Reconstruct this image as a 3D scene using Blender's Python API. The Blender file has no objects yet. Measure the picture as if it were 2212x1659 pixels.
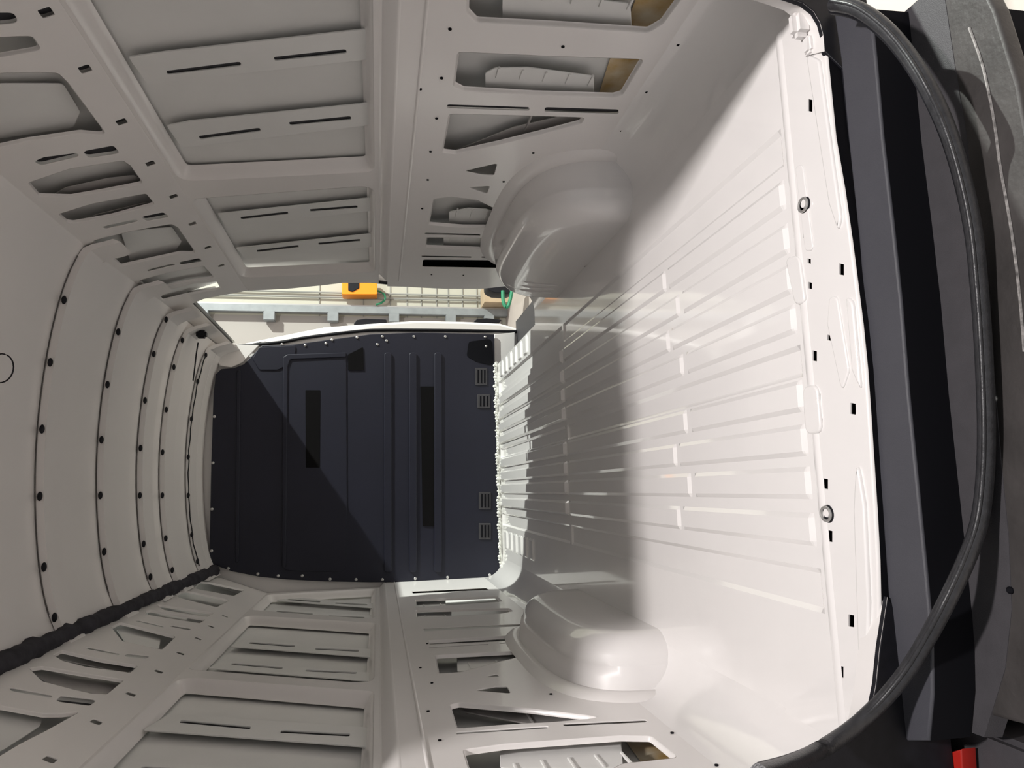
import bpy, bmesh, math, random
from mathutils import Vector, Matrix
random.seed(7)
S = bpy.context.scene
COL = S.collection
# ---------------------------------------------------------------- camera
H = 0.85                                   # eye height above the load floor (metres)
F = 1500.0                                 # focal length in pixels of a 2212 px wide frame
fy = Vector((-290, -231, -F)).normalized() # world +Y in camera axes
ax = Vector((-290, 10104, -F))
fx = (ax - fy * ax.dot(fy)).normalized()   # world +X in camera axes
fz = fx.cross(fy)                          # world +Z in camera axes
ROT = Matrix((fx, fy, fz))                 # camera axes -> world axes
cam = bpy.data.objects.new('camera', bpy.data.cameras.new('camera'))
COL.objects.link(cam)
cam.data.sensor_fit = 'HORIZONTAL'
cam.data.sensor_width = 36
cam.data.lens = F / 2212 * 36
cam.data.clip_start = 0.02
cam.matrix_world = Matrix.Translation((0, 0, H)) @ ROT.to_4x4()
S.camera = cam
# ---------------------------------------------------------------- world and light
W = bpy.data.worlds.new('hall'); S.world = W; W.use_nodes = True
W.node_tree.nodes['Background'].inputs[0].default_value = (0.93, 0.925, 0.91, 1)
W.node_tree.nodes['Background'].inputs[1].default_value = 0.44
S.view_settings.view_transform = 'Standard'; S.view_settings.look = 'None'
S.view_settings.exposure = 0.0; S.view_settings.gamma = 1
S.view_settings.use_curve_mapping = False
def area(name, loc, target, sx, sy, power, color=(1, 1, 1)):
    l = bpy.data.lights.new(name, 'AREA'); l.shape = 'RECTANGLE'; l.size = sx; l.size_y = sy
    l.energy = power; l.color = color
    o = bpy.data.objects.new(name, l); COL.objects.link(o); o.location = loc
    o.rotation_euler = (Vector(target) - Vector(loc)).to_track_quat('-Z', 'Y').to_euler()
    return o
area('hall_lamp_behind_van', (0.87, -0.46, 4.5), (0.3, 1.9, 0), 0.24, 0.24, 235, (1, 0.95, 0.93))
area('hall_lamp_beside_van', (6.5, 2.80, 5.45), (0.3, 4.2, 0.4), 0.10, 0.10, 1150, (0.95, 1, 0.93))
area('hall_wall_fill', (4.0, 6.6, 4.6), (2.6, 9, 0.5), 1.2, 0.4, 25, (1, 0.97, 0.9))  # fill light added so the far hall wall is not dark

# ---------------------------------------------------------------- pixel rays onto real planes
def ray(px, py): return ROT @ Vector((px - 1106, 829.5 - py, -F))
def hit(px, py, n, d):                     # plane n.p = d
    r = ray(px, py); o = Vector((0, 0, H)); n = Vector(n)
    return o + r * ((d - n.dot(o)) / n.dot(r))
def onx(px, py, X): p = hit(px, py, (1, 0, 0), X); return (p.y, p.z)
def ony(px, py, Y): p = hit(px, py, (0, 1, 0), Y); return (p.x, p.z)
def onz(px, py, Z): p = hit(px, py, (0, 0, 1), Z); return (p.x, p.y)
CX = 0.24                                  # centre line of the van
TA, TZ, TB = 0.88, 1.56, 0.39              # tilted upper side: |X-CX| = TA - TB*(z-TZ)
def ont(px, py, side, off=0.0):            # -> (Y, z) on the tilted side
    p = hit(px, py, (side, 0, TB), side * CX + TA + off + TB * TZ); return (p.y, p.z)

# ---------------------------------------------------------------- materials
def mat(name, col, rough=0.4, metal=0.0, coat=0.0, noise=0.0, scale=30.0, bump=0.0, bscale=200.0, col2=None, emit=0, coatr=0.06):
    m = bpy.data.materials.new(name); m.use_nodes = True
    nt = m.node_tree; b = nt.nodes['Principled BSDF']
    b.inputs['Base Color'].default_value = (*col, 1)
    b.inputs['Roughness'].default_value = rough
    b.inputs['Metallic'].default_value = metal
    b.inputs['Coat Weight'].default_value = coat
    b.inputs['Coat Roughness'].default_value = coatr
    tc = nt.nodes.new('ShaderNodeTexCoord')
    if noise > 0:
        n = nt.nodes.new('ShaderNodeTexNoise'); n.inputs['Scale'].default_value = scale
        n.inputs['Detail'].default_value = 6
        r = nt.nodes.new('ShaderNodeValToRGB')
        r.color_ramp.elements[0].position = 0.3; r.color_ramp.elements[1].position = 0.7
        c2 = col2 if col2 else tuple(c * (1 - noise) for c in col)
        r.color_ramp.elements[0].color = (*c2, 1); r.color_ramp.elements[1].color = (*col, 1)
        nt.links.new(tc.outputs['Object'], n.inputs['Vector'])
        nt.links.new(n.outputs['Fac'], r.inputs['Fac'])
        nt.links.new(r.outputs['Color'], b.inputs['Base Color'])
    if bump > 0:
        n = nt.nodes.new('ShaderNodeTexNoise'); n.inputs['Scale'].default_value = bscale
        n.inputs['Detail'].default_value = 3
        bp = nt.nodes.new('ShaderNodeBump'); bp.inputs['Strength'].default_value = bump
        bp.inputs['Distance'].default_value = 0.002
        nt.links.new(tc.outputs['Object'], n.inputs['Vector'])
        nt.links.new(n.outputs['Fac'], bp.inputs['Height'])
        nt.links.new(bp.outputs['Normal'], b.inputs['Normal'])
    return m
PAINT = mat('white_paint', (0.80, 0.77, 0.755), 0.42, coat=0.5, noise=0.03, scale=3, bump=0.06, bscale=5, coatr=0.12)
FLOORP = mat('white_floor_paint', (0.80, 0.775, 0.765), 0.35, coat=1.0, noise=0.03, scale=4, bump=0.05, bscale=6)
SKIN = mat('white_primer', (0.74, 0.735, 0.72), 0.55, coat=0.15, noise=0.06, scale=5)
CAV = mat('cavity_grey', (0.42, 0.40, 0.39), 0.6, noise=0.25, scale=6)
WAX = mat('amber_cavity_wax', (0.42, 0.24, 0.04), 0.3, noise=0.6, scale=14, col2=(0.62, 0.55, 0.42))
NAVY = mat('dark_bulkhead_plastic', (0.009, 0.0095, 0.021), 0.5, noise=0.15, scale=4, bump=0.15, bscale=500)
FELT = mat('black_felt', (0.004, 0.0035, 0.004), 0.9, bump=0.3, bscale=900)
BLACK = mat('black_rubber', (0.010, 0.010, 0.014), 0.5, noise=0.3, scale=60)
VOID = mat('black_underside_shade', (0.006, 0.006, 0.008), 0.8)  # near-black; also paints the shade in slots, gaps and recesses
SEAL = mat('rubber_seal', (0.030, 0.030, 0.034), 0.38, noise=0.4, scale=80, bump=0.3, bscale=300)
STEP = mat('grey_step_plastic', (0.056, 0.056, 0.067), 0.5, noise=0.1, scale=10, bump=0.3, bscale=900)
LEDGE = mat('ledge_plastic', (0.05, 0.047, 0.052), 0.55, noise=0.15, scale=30, bump=0.3, bscale=800)
COVER = mat('worn_black_plastic', (0.052, 0.047, 0.046), 0.5, noise=0.45, scale=9, bump=0.5, bscale=70)
DARK_STRIP = mat('dark_rough', (0.045, 0.043, 0.052), 0.85, noise=0.5, scale=18, bump=0.8, bscale=60)
SCREW = mat('zinc_screw', (0.55, 0.54, 0.53), 0.35, metal=0.8)
SEALER = mat('white_seam_sealer', (0.83, 0.83, 0.78), 0.6, bump=1.0, bscale=60)
ORANGE = mat('orange_plastic', (0.95, 0.30, 0.01), 0.45)
GREEN = mat('green_hose', (0.02, 0.22, 0.11), 0.5)
REDM = mat('red_plastic', (0.35, 0.015, 0.01), 0.3)
STEEL = mat('galvanised_steel', (0.30, 0.32, 0.33), 0.5, metal=0.3, noise=0.2, scale=12)
WIRE = mat('grey_wire', (0.30, 0.30, 0.28), 0.5)
SLOT_DARK = mat('slot_shade_grey', (.035, .035, .04), 0.7)  # dark grey paints the shade inside slots and rail holes
GLUE = mat('grey_adhesive', (.17, .16, .155), 0.7)
CREAM = mat('cream_wall', (0.50, 0.485, 0.41), 0.7, noise=0.06, scale=2)
PALE = mat('pale_panel', (0.38, 0.35, 0.325), 0.6, noise=0.05, scale=1.5)
CARD = mat('brown_cardboard', (0.50, 0.38, 0.25), 0.8, noise=0.15, scale=8)
GROUND = mat('hall_floor_concrete', (0.50, 0.44, 0.40), 0.55, noise=0.1, scale=3)

for _m, _v in ((VOID, .08), (BLACK, .25), (FELT, .12), (NAVY, .4), (COVER, .35), (LEDGE, .35), (DARK_STRIP, .2)):
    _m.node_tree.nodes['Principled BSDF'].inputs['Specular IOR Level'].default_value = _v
# ---------------------------------------------------------------- mesh helpers
def finish(name, bm, m, parent=None, smooth=30, recalc=True):
    if recalc: bmesh.ops.recalc_face_normals(bm, faces=bm.faces)
    me = bpy.data.meshes.new(name); bm.to_mesh(me); bm.free()
    return link(name, me, m, parent, smooth)
def link(name, me, m, parent=None, smooth=30):
    me.materials.clear(); me.materials.append(m)
    if smooth:
        for p in me.polygons: p.use_smooth = True
        me.set_sharp_from_angle(angle=math.radians(smooth))
    o = bpy.data.objects.new(name, me); COL.objects.link(o)
    if parent is not None: o.parent = parent
    return o
def tag(o, label=None, cat=None, group=None, kind=None):
    if label: o['label'] = label
    if cat: o['category'] = cat
    if group: o['group'] = group
    if kind: o['kind'] = kind
    return o
def empty(name, loc, label, cat, group=None):
    o = bpy.data.objects.new(name, None); COL.objects.link(o); o.location = loc
    o.empty_display_size = 0.05
    return tag(o, label, cat, group)
def reparent(ch, root):
    ch.parent = root; ch.matrix_parent_inverse = Matrix.Translation(-Vector(root.location))
def roundp(pts, r, n=4):
    pts = [p for i, p in enumerate(pts) if (Vector(p) - Vector(pts[i - 1])).length > 1e-5]
    out = []; k = len(pts)
    for i in range(k):
        p = Vector(pts[i]); a = Vector(pts[i - 1]) - p; b = Vector(pts[(i + 1) % k]) - p
        la, lb = a.length, b.length
        if la < 1e-6 or lb < 1e-6: continue
        ang = a.angle(b)
        if ang > math.radians(165) or ang < math.radians(4): out.append(tuple(p)); continue
        d = min(r / math.tan(ang / 2), la * 0.45, lb * 0.45)
        s = p + a / la * d; e = p + b / lb * d
        for j in range(n + 1):
            t = j / n
            out.append(tuple(s * (1 - t) ** 2 + p * 2 * t * (1 - t) + e * t * t))
    return out
def rect(u, v, du, dv): return [(u - du, v - dv), (u + du, v - dv), (u + du, v + dv), (u - du, v + dv)]
def sheet(name, outer, holes, thick, frame, m, parent=None, bevel=0.0, smooth=40):
    """flat plate with cut-outs; frame(u, v, w) -> world, w = 0 is the face towards the room"""
    c = bpy.data.curves.new('tmp', 'CURVE'); c.dimensions = '2D'; c.fill_mode = 'BOTH'
    c.extrude = max(thick / 2 - bevel, 0.0002); c.bevel_depth = bevel; c.bevel_resolution = 2; c.offset = -bevel
    for poly in [outer] + list(holes):
        s = c.splines.new('POLY'); s.points.add(len(poly) - 1); s.use_cyclic_u = True
        for i, p in enumerate(poly): s.points[i].co = (p[0], p[1], 0, 1)
    t = bpy.data.objects.new('tmp', c); COL.objects.link(t)
    dg = bpy.context.evaluated_depsgraph_get(); dg.update()
    me = bpy.data.meshes.new_from_object(t.evaluated_get(dg))
    bpy.data.objects.remove(t); bpy.data.curves.remove(c)
    bm = bmesh.new(); bm.from_mesh(me); bpy.data.meshes.remove(me)
    bmesh.ops.remove_doubles(bm, verts=bm.verts, dist=1e-5)
    bm.normal_update()
    flat = [abs(f.normal.z) > .999 for f in bm.faces]
    for v in bm.verts: v.co = frame(v.co.x, v.co.y, v.co.z + thick / 2)
    o = finish(name, bm, m, parent, smooth)
    for p, fl in zip(o.data.polygons, flat):
        if fl: p.use_smooth = False
    return o
def offset(poly, d):
    n = len(poly); A = sum(poly[i][0] * poly[(i + 1) % n][1] - poly[(i + 1) % n][0] * poly[i][1] for i in range(n))
    sg = 1 if A > 0 else -1; out = []
    for i in range(n):
        a = Vector(poly[i - 1]); p = Vector(poly[i]); b = Vector(poly[(i + 1) % n])
        n1 = Vector((-(p - a).y, (p - a).x)); n2 = Vector((-(b - p).y, (b - p).x))
        if n1.length < 1e-9: n1 = n2
        if n2.length < 1e-9: n2 = n1
        nn = (n1.normalized() + n2.normalized())
        nn = nn.normalized() if nn.length > 1e-6 else n1.normalized()
        out.append(tuple(p + nn * d * sg))
    return out
def flange_bm(bm, poly, depth, inset, frame, steps=5):
    """rounded pressed lip from the face round an opening down to the recess"""
    rings = []
    for k in range(steps + 1):
        t = k / steps; s = t * t * (3 - 2 * t)
        q = offset(poly, inset * t) if t > 0 else poly
        rings.append([bm.verts.new(frame(u, v, depth * s)) for u, v in q])
    n = len(poly)
    for a, b in zip(rings, rings[1:]):
        for i in range(n): bm.faces.new((a[i], a[(i + 1) % n], b[(i + 1) % n], b[i]))
def tube(bm, pts, rad, seg=10, cap=True):
    rings = []
    pts = [Vector(p) for p in pts]
    for i, p in enumerate(pts):
        t = (pts[min(i + 1, len(pts) - 1)] - pts[max(i - 1, 0)]).normalized()
        up = Vector((0, 0, 1)) if abs(t.z) < 0.9 else Vector((1, 0, 0))
        a = t.cross(up).normalized(); b = t.cross(a)
        r = rad[i] if isinstance(rad, (list, tuple)) else rad
        rings.append([bm.verts.new(p + a * math.cos(2 * math.pi * j / seg) * r + b * math.sin(2 * math.pi * j / seg) * r) for j in range(seg)])
    for a, b in zip(rings, rings[1:]):
        for j in range(seg): bm.faces.new((a[j], a[(j + 1) % seg], b[(j + 1) % seg], b[j]))
    if cap: bm.faces.new(rings[0]); bm.faces.new(rings[-1])
def smoothpath(pts, n=6):
    P = [Vector(p) for p in pts]; out = []
    for i in range(len(P) - 1):
        p0 = P[max(i - 1, 0)]; p1 = P[i]; p2 = P[i + 1]; p3 = P[min(i + 2, len(P) - 1)]
        for j in range(n):
            t = j / n
            out.append(0.5 * ((2 * p1) + (p2 - p0) * t + (2 * p0 - 5 * p1 + 4 * p2 - p3) * t * t + (3 * p1 - p0 - 3 * p2 + p3) * t ** 3))
    out.append(P[-1]); return out
def box(bm, x0, x1, y0, y1, z0, z1, bev=0):
    r = bmesh.ops.create_cube(bm, size=1)
    for v in r['verts']:
        v.co = Vector(((x0 + x1) / 2 + v.co.x * (x1 - x0), (y0 + y1) / 2 + v.co.y * (y1 - y0), (z0 + z1) / 2 + v.co.z * (z1 - z0)))
    if bev:
        es = list({e for v in r['verts'] for e in v.link_edges})
        bmesh.ops.bevel(bm, geom=es, offset=bev, segments=2, affect='EDGES')
def loft(bm, rows, closed=False):
    V = [[bm.verts.new(p) for p in r] for r in rows]
    for a, b in zip(V, V[1:]):
        n = len(a)
        for i in range(n if closed else n - 1): bm.faces.new((a[i], a[(i + 1) % n], b[(i + 1) % n], b[i]))
    return V
def lin(a, b, n): return [a + (b - a) * i / n for i in range(n + 1)]

# frames: (u=Y, v=z, w=outwards)
YB = 4.90                                  # bulkhead
Y0 = 1.100                                 # rear edge of the load floor
JAMB = 3.64
UPX, LOX = 0.88, 0.85                      # half widths of upper and lower inner panels
def wallf(side, half): return lambda u, v, w: Vector((CX + side * (half + w), u, v))
tn = Vector((1, TB)).normalized()
def tiltf(side): return lambda u, v, w: Vector((CX + side * (TA - TB * (v - TZ) + w * tn.x), u, v + w * tn.y))
XU = {1: CX + UPX, -1: CX - UPX}; XL = {1: CX + LOX, -1: CX - LOX}
def PX(pts, X): return [onx(a, b, X) for a, b in pts]
def PT(pts, side, off=0): return [ont(a, b, side, off) for a, b in pts]
def z2(l): return [(a / 2.458, 1100 + b / 2.458) for a, b in l]
def z3(l): return [(780 + a / 2.458, 1200 + b / 2.458) for a, b in l]
def z6(l): return [(a / 4.608, 1350 + b / 4.608) for a, b in l]
def z7(l): return [(860 + a / 6.38, 1240 + b / 6.38) for a, b in l]
def z8(l): return [(a / 3.95, 280 + b / 3.95) for a, b in l]
def z1(l): return [(880 + a / 2.458, b / 2.458) for a, b in l]

# ================================================================ FLOOR
beads = []
G0, G1 = (1.86, 1.903), (1.772, 1.820)
FR, FF = 1.275, 4.82
for x0, x1, g in ((.577, .622, G0), (.480, .525, G1), (.393, .438, G0), (.308, .350, G1), (.145, .190, G1),
                  (.055, .100, G0), (-.031, .014, G1), (-.123, -.078, G0)):
    beads.append((x0, x1, FR, g[0], .0065)); beads.append((x0, x1, g[1], 3.05, .0065)); beads.append((x0, x1, 3.10, FF, .014))
for x0, x1 in ((.215, .262), (-.250, -.185), (.670, .735)):
    beads.append((x0, x1, FR - .005, 3.05, -.007)); beads.append((x0, x1, 3.1, FF, -.012))
for k in range(6):
    y = 3.86 + k * 0.16
    beads.append((.77, .86, y, y + .07, .008)); beads.append((-.40, -.30, y, y + .07, .008))
RAMP = 0.010
xt, yt = set(), set()
for x0, x1, y0, y1, h in beads:
    for x in (x0 - RAMP, x0, x1, x1 + RAMP): xt.add(round(x, 4))
    for y in (y0 - .012, y0, y1, y1 + .012): yt.add(round(y, 4))
for x in lin(-0.52, 1.00, 24): xt.add(round(x, 4))
for y in lin(1.235, YB, 44): yt.add(round(y, 4))
for v in (0.88,): xt.add(v)
yt.add(JAMB)
xt = sorted(xt); yt = sorted(yt)
def trap(v, a, b, r):
    if v <= a - r or v >= b + r: return 0
    if v < a: return (v - a + r) / r
    if v > b: return (b + r - v) / r
    return 1
def fh(x, y):
    h = 0
    for x0, x1, y0, y1, hh in beads:
        t = trap(x, x0, x1, RAMP) * trap(y, y0, y1, .012)
        if t: h += hh * t
    return h
bm = bmesh.new()
g = {}
for i, x in enumerate(xt):
    for j, y in enumerate(yt): g[i, j] = bm.verts.new((x, y, fh(x, y)))
for i in range(len(xt) - 1):
    for j in range(len(yt) - 1):
        if xt[i] >= .879 and yt[j] >= JAMB - .001: continue
        bm.faces.new((g[i, j], g[i + 1, j], g[i + 1, j + 1], g[i, j + 1]))
loose = [v for v in bm.verts if not v.link_faces]
bmesh.ops.delete(bm, geom=loose, context='VERTS')
floor = tag(finish('floor', bm, FLOORP, None, 12, False), kind='structure')
bm = bmesh.new()   # step well in front of the sliding door
box(bm, .88, 1.22, JAMB, YB + .05, -.20, -.16); box(bm, .872, .88, JAMB, YB, -.18, -.004)
finish('door_step', bm, LEDGE, floor)
bm = bmesh.new(); box(bm, -.64, .90, YB - .035, YB - .012, -.004, .02, .006)
finish('sealer_strip', bm, SEALER, floor)
# raised lumps of seam sealer along the bulkhead
bm = bmesh.new()
for k in range(70):
    x = -.60 + 1.47 * k / 69
    r = random.uniform(.006, .014)
    bmesh.ops.create_icosphere(bm, subdivisions=1, radius=r, matrix=Matrix.Translation((x, YB - .035 + random.uniform(-.01, .01), .02 + random.uniform(-.004, .006))))
finish('sealer_bead', bm, SEALER, floor)
# fillets between floor and walls
def fillet(side, ya, yb):
    rows = []
    for y in lin(ya, yb, 30):
        row = []
        for k in range(9):
            a = math.pi / 2 * k / 8
            row.append((CX + side * (LOX - .13 + .13 * math.sin(a)), y, .13 - .13 * math.cos(a)))
        rows.append(row)
    return rows
# rear sill plate with its slots
sill_edge = [(1776, 60), (1788, 180), (1800, 300), (1819, 410), (1835, 520), (1858, 700), (1868, 800), (1875, 900), (1888, 1100), (1894, 1210), (1896, 1300), (1896, 1400), (1891, 1500)]
se = [onz(a, b, 0) for a, b in sill_edge]
outer = [(1.02, 1.240), (.60, 1.240), (-.30, 1.240), (-.56, 1.50), (-.56, 1.34), (-.52, 1.26), (-.46, 1.19), (-.42, 1.155)] + se[::-1] + [(.90, 1.10), (.93, 1.105), (1.02, 1.12)]
slots = [(1751, 228, 5, 13), (1735, 400, 5, 11), (1741, 503, 5, 12), (1749, 564, 3.5, 5), (1751, 617, 4, 7), (1819, 582, 5, 12),
         (1795, 730, 7, 6), (1761, 769, 4.5, 11), (1769, 856, 4.5, 7), (1774, 910, 4, 7), (1844, 883, 5.5, 12), (1784, 1045, 5.5, 11),
         (1794, 1158, 5, 12), (1840, 1341, 6, 13), (1817, 1451, 6, 12)]
hs = []
for a, b, dx, dy in slots:
    hs.append([onz(a + i * dx, b + j * dy + i * 1.0, 0) for i, j in ((-1, -1), (1, -1), (1, 1), (-1, 1))])
sill = sheet('sill_plate', outer, hs, .003, lambda u, v, w: Vector((u, v, .001 - w)), FLOORP, floor, 0.0)
bm = bmesh.new(); box(bm, -.50, .98, 1.14, 1.30, -.06, -.045)
finish('slot_dark_box', bm, VOID, floor)  # black box under the sill slots paints their shade
# pressed pads on the sill
def pad(pts, h, name='sill_pressing', z=.0005):
    w = roundp([onz(a, b, 0) for a, b in pts], .02, 5)
    return sheet(name, w, [], h * 2, lambda u, v, q: Vector((u, v, z + h - q)), FLOORP, floor, min(h * .9, .0045), 60)
pad([(1745, 115), (1775, 130), (1822, 470), (1815, 500), (1795, 440)], .006)
pad([(1832, 640), (1848, 650), (1866, 850), (1845, 800)], .006)
pad([(1795, 640), (1812, 640), (1838, 800), (1822, 850), (1790, 700)], .004)
pad([(1856, 985), (1874, 1090), (1884, 1300), (1880, 1480), (1862, 1470), (1850, 1100)], .007)
pad([(1700, 555), (1732, 552), (1745, 655), (1722, 660)], .006)
pad([(1738, 835), (1770, 830), (1780, 935), (1745, 940)], .006)
pad([(1720, 360), (1737, 355), (1760, 540), (1742, 545)], .003)
bm = bmesh.new()   # bright raised fold in front of the slots
loft(bm, [[(x, 1.222, .0005), (x, 1.228, .004), (x, 1.238, .004), (x, 1.247, .0005)] for x in lin(-.46, .95, 30)])
finish('sill_fold', bm, FLOORP, floor, 60)
bm = bmesh.new()   # rolled rear lip and black rear face
rows = [[(u, v + .001, .0012), (u, v - .003, .0), (u, v - .004, -.004)] for u, v in se]
loft(bm, rows); finish('sill_lip', bm, PAINT, floor, 60)
bm = bmesh.new(); loft(bm, [[(u, v - .0035, -.004), (u, v - .0035, -.05)] for u, v in se])
finish('sill_face', bm, VOID, floor)
# lashing rings
for (a, b), lb in (((1740, 443), 'steel lashing ring in the white sill nearer the sliding door side'),
                   ((1790, 1110), 'steel lashing ring in the white sill nearer the plain side wall')):
    u, v = onz(a, b, 0)
    e = empty('lashing_ring', (u, v, 0), lb, 'ring', 'lashing rings in the rear sill')
    bm = bmesh.new()
    tube(bm, [(.013 * math.cos(t), .014 * math.sin(t), .006) for t in lin(0, 2 * math.pi, 24)], .0028, 8, False)
    finish('ring', bm, SCREW, e)
    bm = bmesh.new(); bmesh.ops.create_cone(bm, cap_ends=True, segments=24, radius1=.0175, radius2=.0165, depth=.003, matrix=Matrix.Translation((0, 0, .002)))
    finish('recess_cup', bm, BLACK, e)
    bm = bmesh.new(); bmesh.ops.create_cone(bm, cap_ends=True, segments=20, radius1=.0095, radius2=.008, depth=.004, matrix=Matrix.Translation((.002, -.001, .004)))
    finish('centre_boss', bm, PAINT, e)

# ================================================================ SIDE WALLS
def strip(poly, slotlist, wall, side, name='reinforcement_strip'):
    X = CX + side * (UPX + .030)
    f = wallf(side, UPX + .030)
    SL = [roundp(PX(s, X), .006, 2) for s in slotlist]
    o = sheet(name, roundp(PX(poly, X), .012), SL, .005, f, SKIN, wall, .0015)
    for q in SL: sheet('slot_shade_plate', offset(q, -.006), [], .002, wallf(side, UPX + .037), SLOT_DARK, o, 0)  # dark plate behind each slot paints its shade
    return o
def slot4(x0, y0, x1, y1, t): return [(x0, y0 - t), (x1, y1 - t), (x1, y1 + t), (x0, y0 + t)]
def lipset(name, polys, frame, depth, inset, m, wall):
    bm = bmesh.new()
    for p in polys: flange_bm(bm, p, depth, inset, frame)
    return finish(name, bm, m, wall, 50, True)

# ---- right wall (sliding door side)
sd = 1
clampz = lambda P: [(min(max(u, Y0 + .02), YB - .06), min(max(v, .862), TZ - .012)) for u, v in P]
bayR = [roundp(clampz(PX(q, XU[1])), .055, 6) for q in
        ([(112, -45), (388, 392), (826, 372), (826, -45)], [(412, 430), (832, 402), (838, 588), (514, 600)])]
jamb_up = PX([(540, 628), (620, 624), (700, 616), (740, 611), (800, 611), (845, 616), (878, 619)], XU[1])
zt = TZ
ju = [p for p in jamb_up if p[1] > .86]
upper = [(Y0 - .0, .845), (Y0, zt), (jamb_up[0][0] - .02, zt)] + ju + [(ju[-1][0], .845)]
wall_right = sheet('wall_right', upper, bayR, .004, wallf(1, UPX), PAINT, None, .0015)
tag(wall_right, kind='structure')
lipset('bay_rim', bayR, wallf(1, UPX), .045, .030, PAINT, wall_right)
strip([(277, 124), (360, 112), (770, 66), (806, 63), (806, 128), (318, 182)], [slot4(360, 158, 520, 138, 4.5), slot4(592, 128, 748, 111, 4.5)], wall_right, 1)
strip([(360, 272), (410, 262), (780, 225), (806, 221), (806, 270), (392, 320)], [slot4(430, 298, 562, 280, 4), slot4(625, 268, 758, 255, 4)], wall_right, 1)
strip([(470, 462), (810, 427), (810, 455), (488, 490)], [slot4(520, 472, 622, 460, 3), slot4(670, 455, 772, 447, 3)], wall_right, 1)
strip([(510, 536), (812, 504), (812, 532), (530, 560)], [slot4(555, 543, 645, 532, 2.6), slot4(688, 527, 778, 519, 2.6)], wall_right, 1)
lowR_px = [
    [(1008, -40), (1008, 28), (1028, 49), (1200, 58), (1400, 71), (1432, 52), (1485, -20), (1485, -40)],
    [(988, 112), (1200, 122), (1392, 128), (1345, 205), (1325, 211), (1150, 206), (1000, 197), (979, 186)],
    slot4(966, 230, 1143, 236, 4), slot4(1177, 237, 1336, 242, 5),
    [(970, 246), (1100, 249), (1265, 254), (1255, 268), (1190, 285), (1080, 312), (985, 333), (954, 330)],
    [(1003, 370), (1074, 353), (1067, 379), (1040, 378)],
    [(1010, 405), (1058, 402), (1052, 419)],
    [(936, 430), (975, 425), (1030, 432), (1112, 472), (1118, 492), (1000, 492), (925, 486)],
    slot4(918, 505, 1037, 508, 2), slot4(1058, 508, 1124, 510, 2),
    [(921, 513), (1020, 514), (1125, 516), (1143, 537), (1118, 542), (918, 535)],
    slot4(911, 554, 1018, 556, 1.6), slot4(1040, 556, 1138, 557, 1.6),
    [(914, 561), (1125, 563), (1118, 576), (1090, 580), (912, 577)]]
lowR = [roundp(PX(q, XL[1]), .016 if len(q) > 4 else .008) for q in lowR_px]
jamb_lo = PX([(885, 620), (960, 624), (1040, 624), (1095, 618), (1150, 610)], XL[1])
lower = [(Y0, .125), (Y0, .80), (jamb_lo[0][0], .80)] + jamb_lo + [(jamb_lo[-1][0], .125)]
lp = sheet('lower_panel', lower, lowR, .004, wallf(1, LOX), PAINT, wall_right, .0015)
lipset('window_lip', [q for q, s in zip(lowR, lowR_px) if len(s) > 4 and s[0][0] not in (1003, 1010, 914)], wallf(1, LOX), .012, .006, PAINT, wall_right)
def belt(side, ya, yb, wall):
    bm = bmesh.new()
    loft(bm, [[(CX + side * UPX, y, .846), (CX + side * (UPX + .002), y, .84), (CX + side * (LOX - .002), y, .806), (CX + side * LOX, y, .798)] for y in lin(ya, yb, 10)])
    finish('belt_step', bm, PAINT, wall, 60)
    bm = bmesh.new()      # thin pressed line under the belt
    loft(bm, [[(CX + side * LOX, y, .745), (CX + side * (LOX - .004), y, .742), (CX + side * (LOX - .004), y, .738), (CX + side * LOX, y, .735)] for y in lin(ya, yb, 10)])
    finish('belt_bead', bm, PAINT, wall, 60)
belt(1, Y0, JAMB - .06, wall_right)
bm = bmesh.new(); loft(bm, fillet(1, Y0, JAMB)); finish('floor_fillet', bm, FLOORP, wall_right, 60)
def plate(pts, wall, side, w=.03, notch=5, m=SKIN):
    X = CX + side * (LOX + w)
    P = roundp(PX(pts, X), .015)
    o = sheet('reinforcement_plate', P, [], .004, wallf(side, LOX + w), m, wall, .0015)
    us = [p[0] for p in P]; vs = [p[1] for p in P]
    bm = bmesh.new()
    for k in range(notch):
        v = min(vs) + (max(vs) - min(vs)) * (k + .5) / notch; u = min(us) + .01
        a = CX + side * (LOX + w)
        box(bm, a - .004, a + .004, u, u + (max(us) - min(us)) * .35, v - .003, v + .003, .001)
    finish('plate_rib', bm, m, o)
    return o
plate([(1085, -60), (1085, 52), (1365, 68), (1362, 8), (1250, -5)], wall_right, 1)
plate([(1048, 200), (1048, 158), (1070, 147), (1140, 146), (1283, 165), (1283, 214)], wall_right, 1)
plate([(970, 498), (970, 458), (1010, 450), (1050, 452), (1114, 475), (1114, 500)], wall_right, 1)
plate([(958, 510), (1105, 513), (1105, 545), (958, 540)], wall_right, 1)
plate([(972, 335), (985, 325), (1110, 275), (1220, 250), (1290, 250), (1270, 300)], wall_right, 1, .035, 1, CAV)
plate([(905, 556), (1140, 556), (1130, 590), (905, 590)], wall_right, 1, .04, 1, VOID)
def wax(pts, wall, side):
    X = CX + side * (LOX + .058)
    sheet('cavity_wax', roundp(PX(pts, X), .02), [], .003, wallf(side, LOX + .058), WAX, wall)
wax([(1320, 120), (1420, 120), (1370, 215), (1290, 215)], wall_right, 1)
wax([(1380, -20), (1500, -20), (1440, 60), (1350, 60)], wall_right, 1)
pin = None
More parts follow.
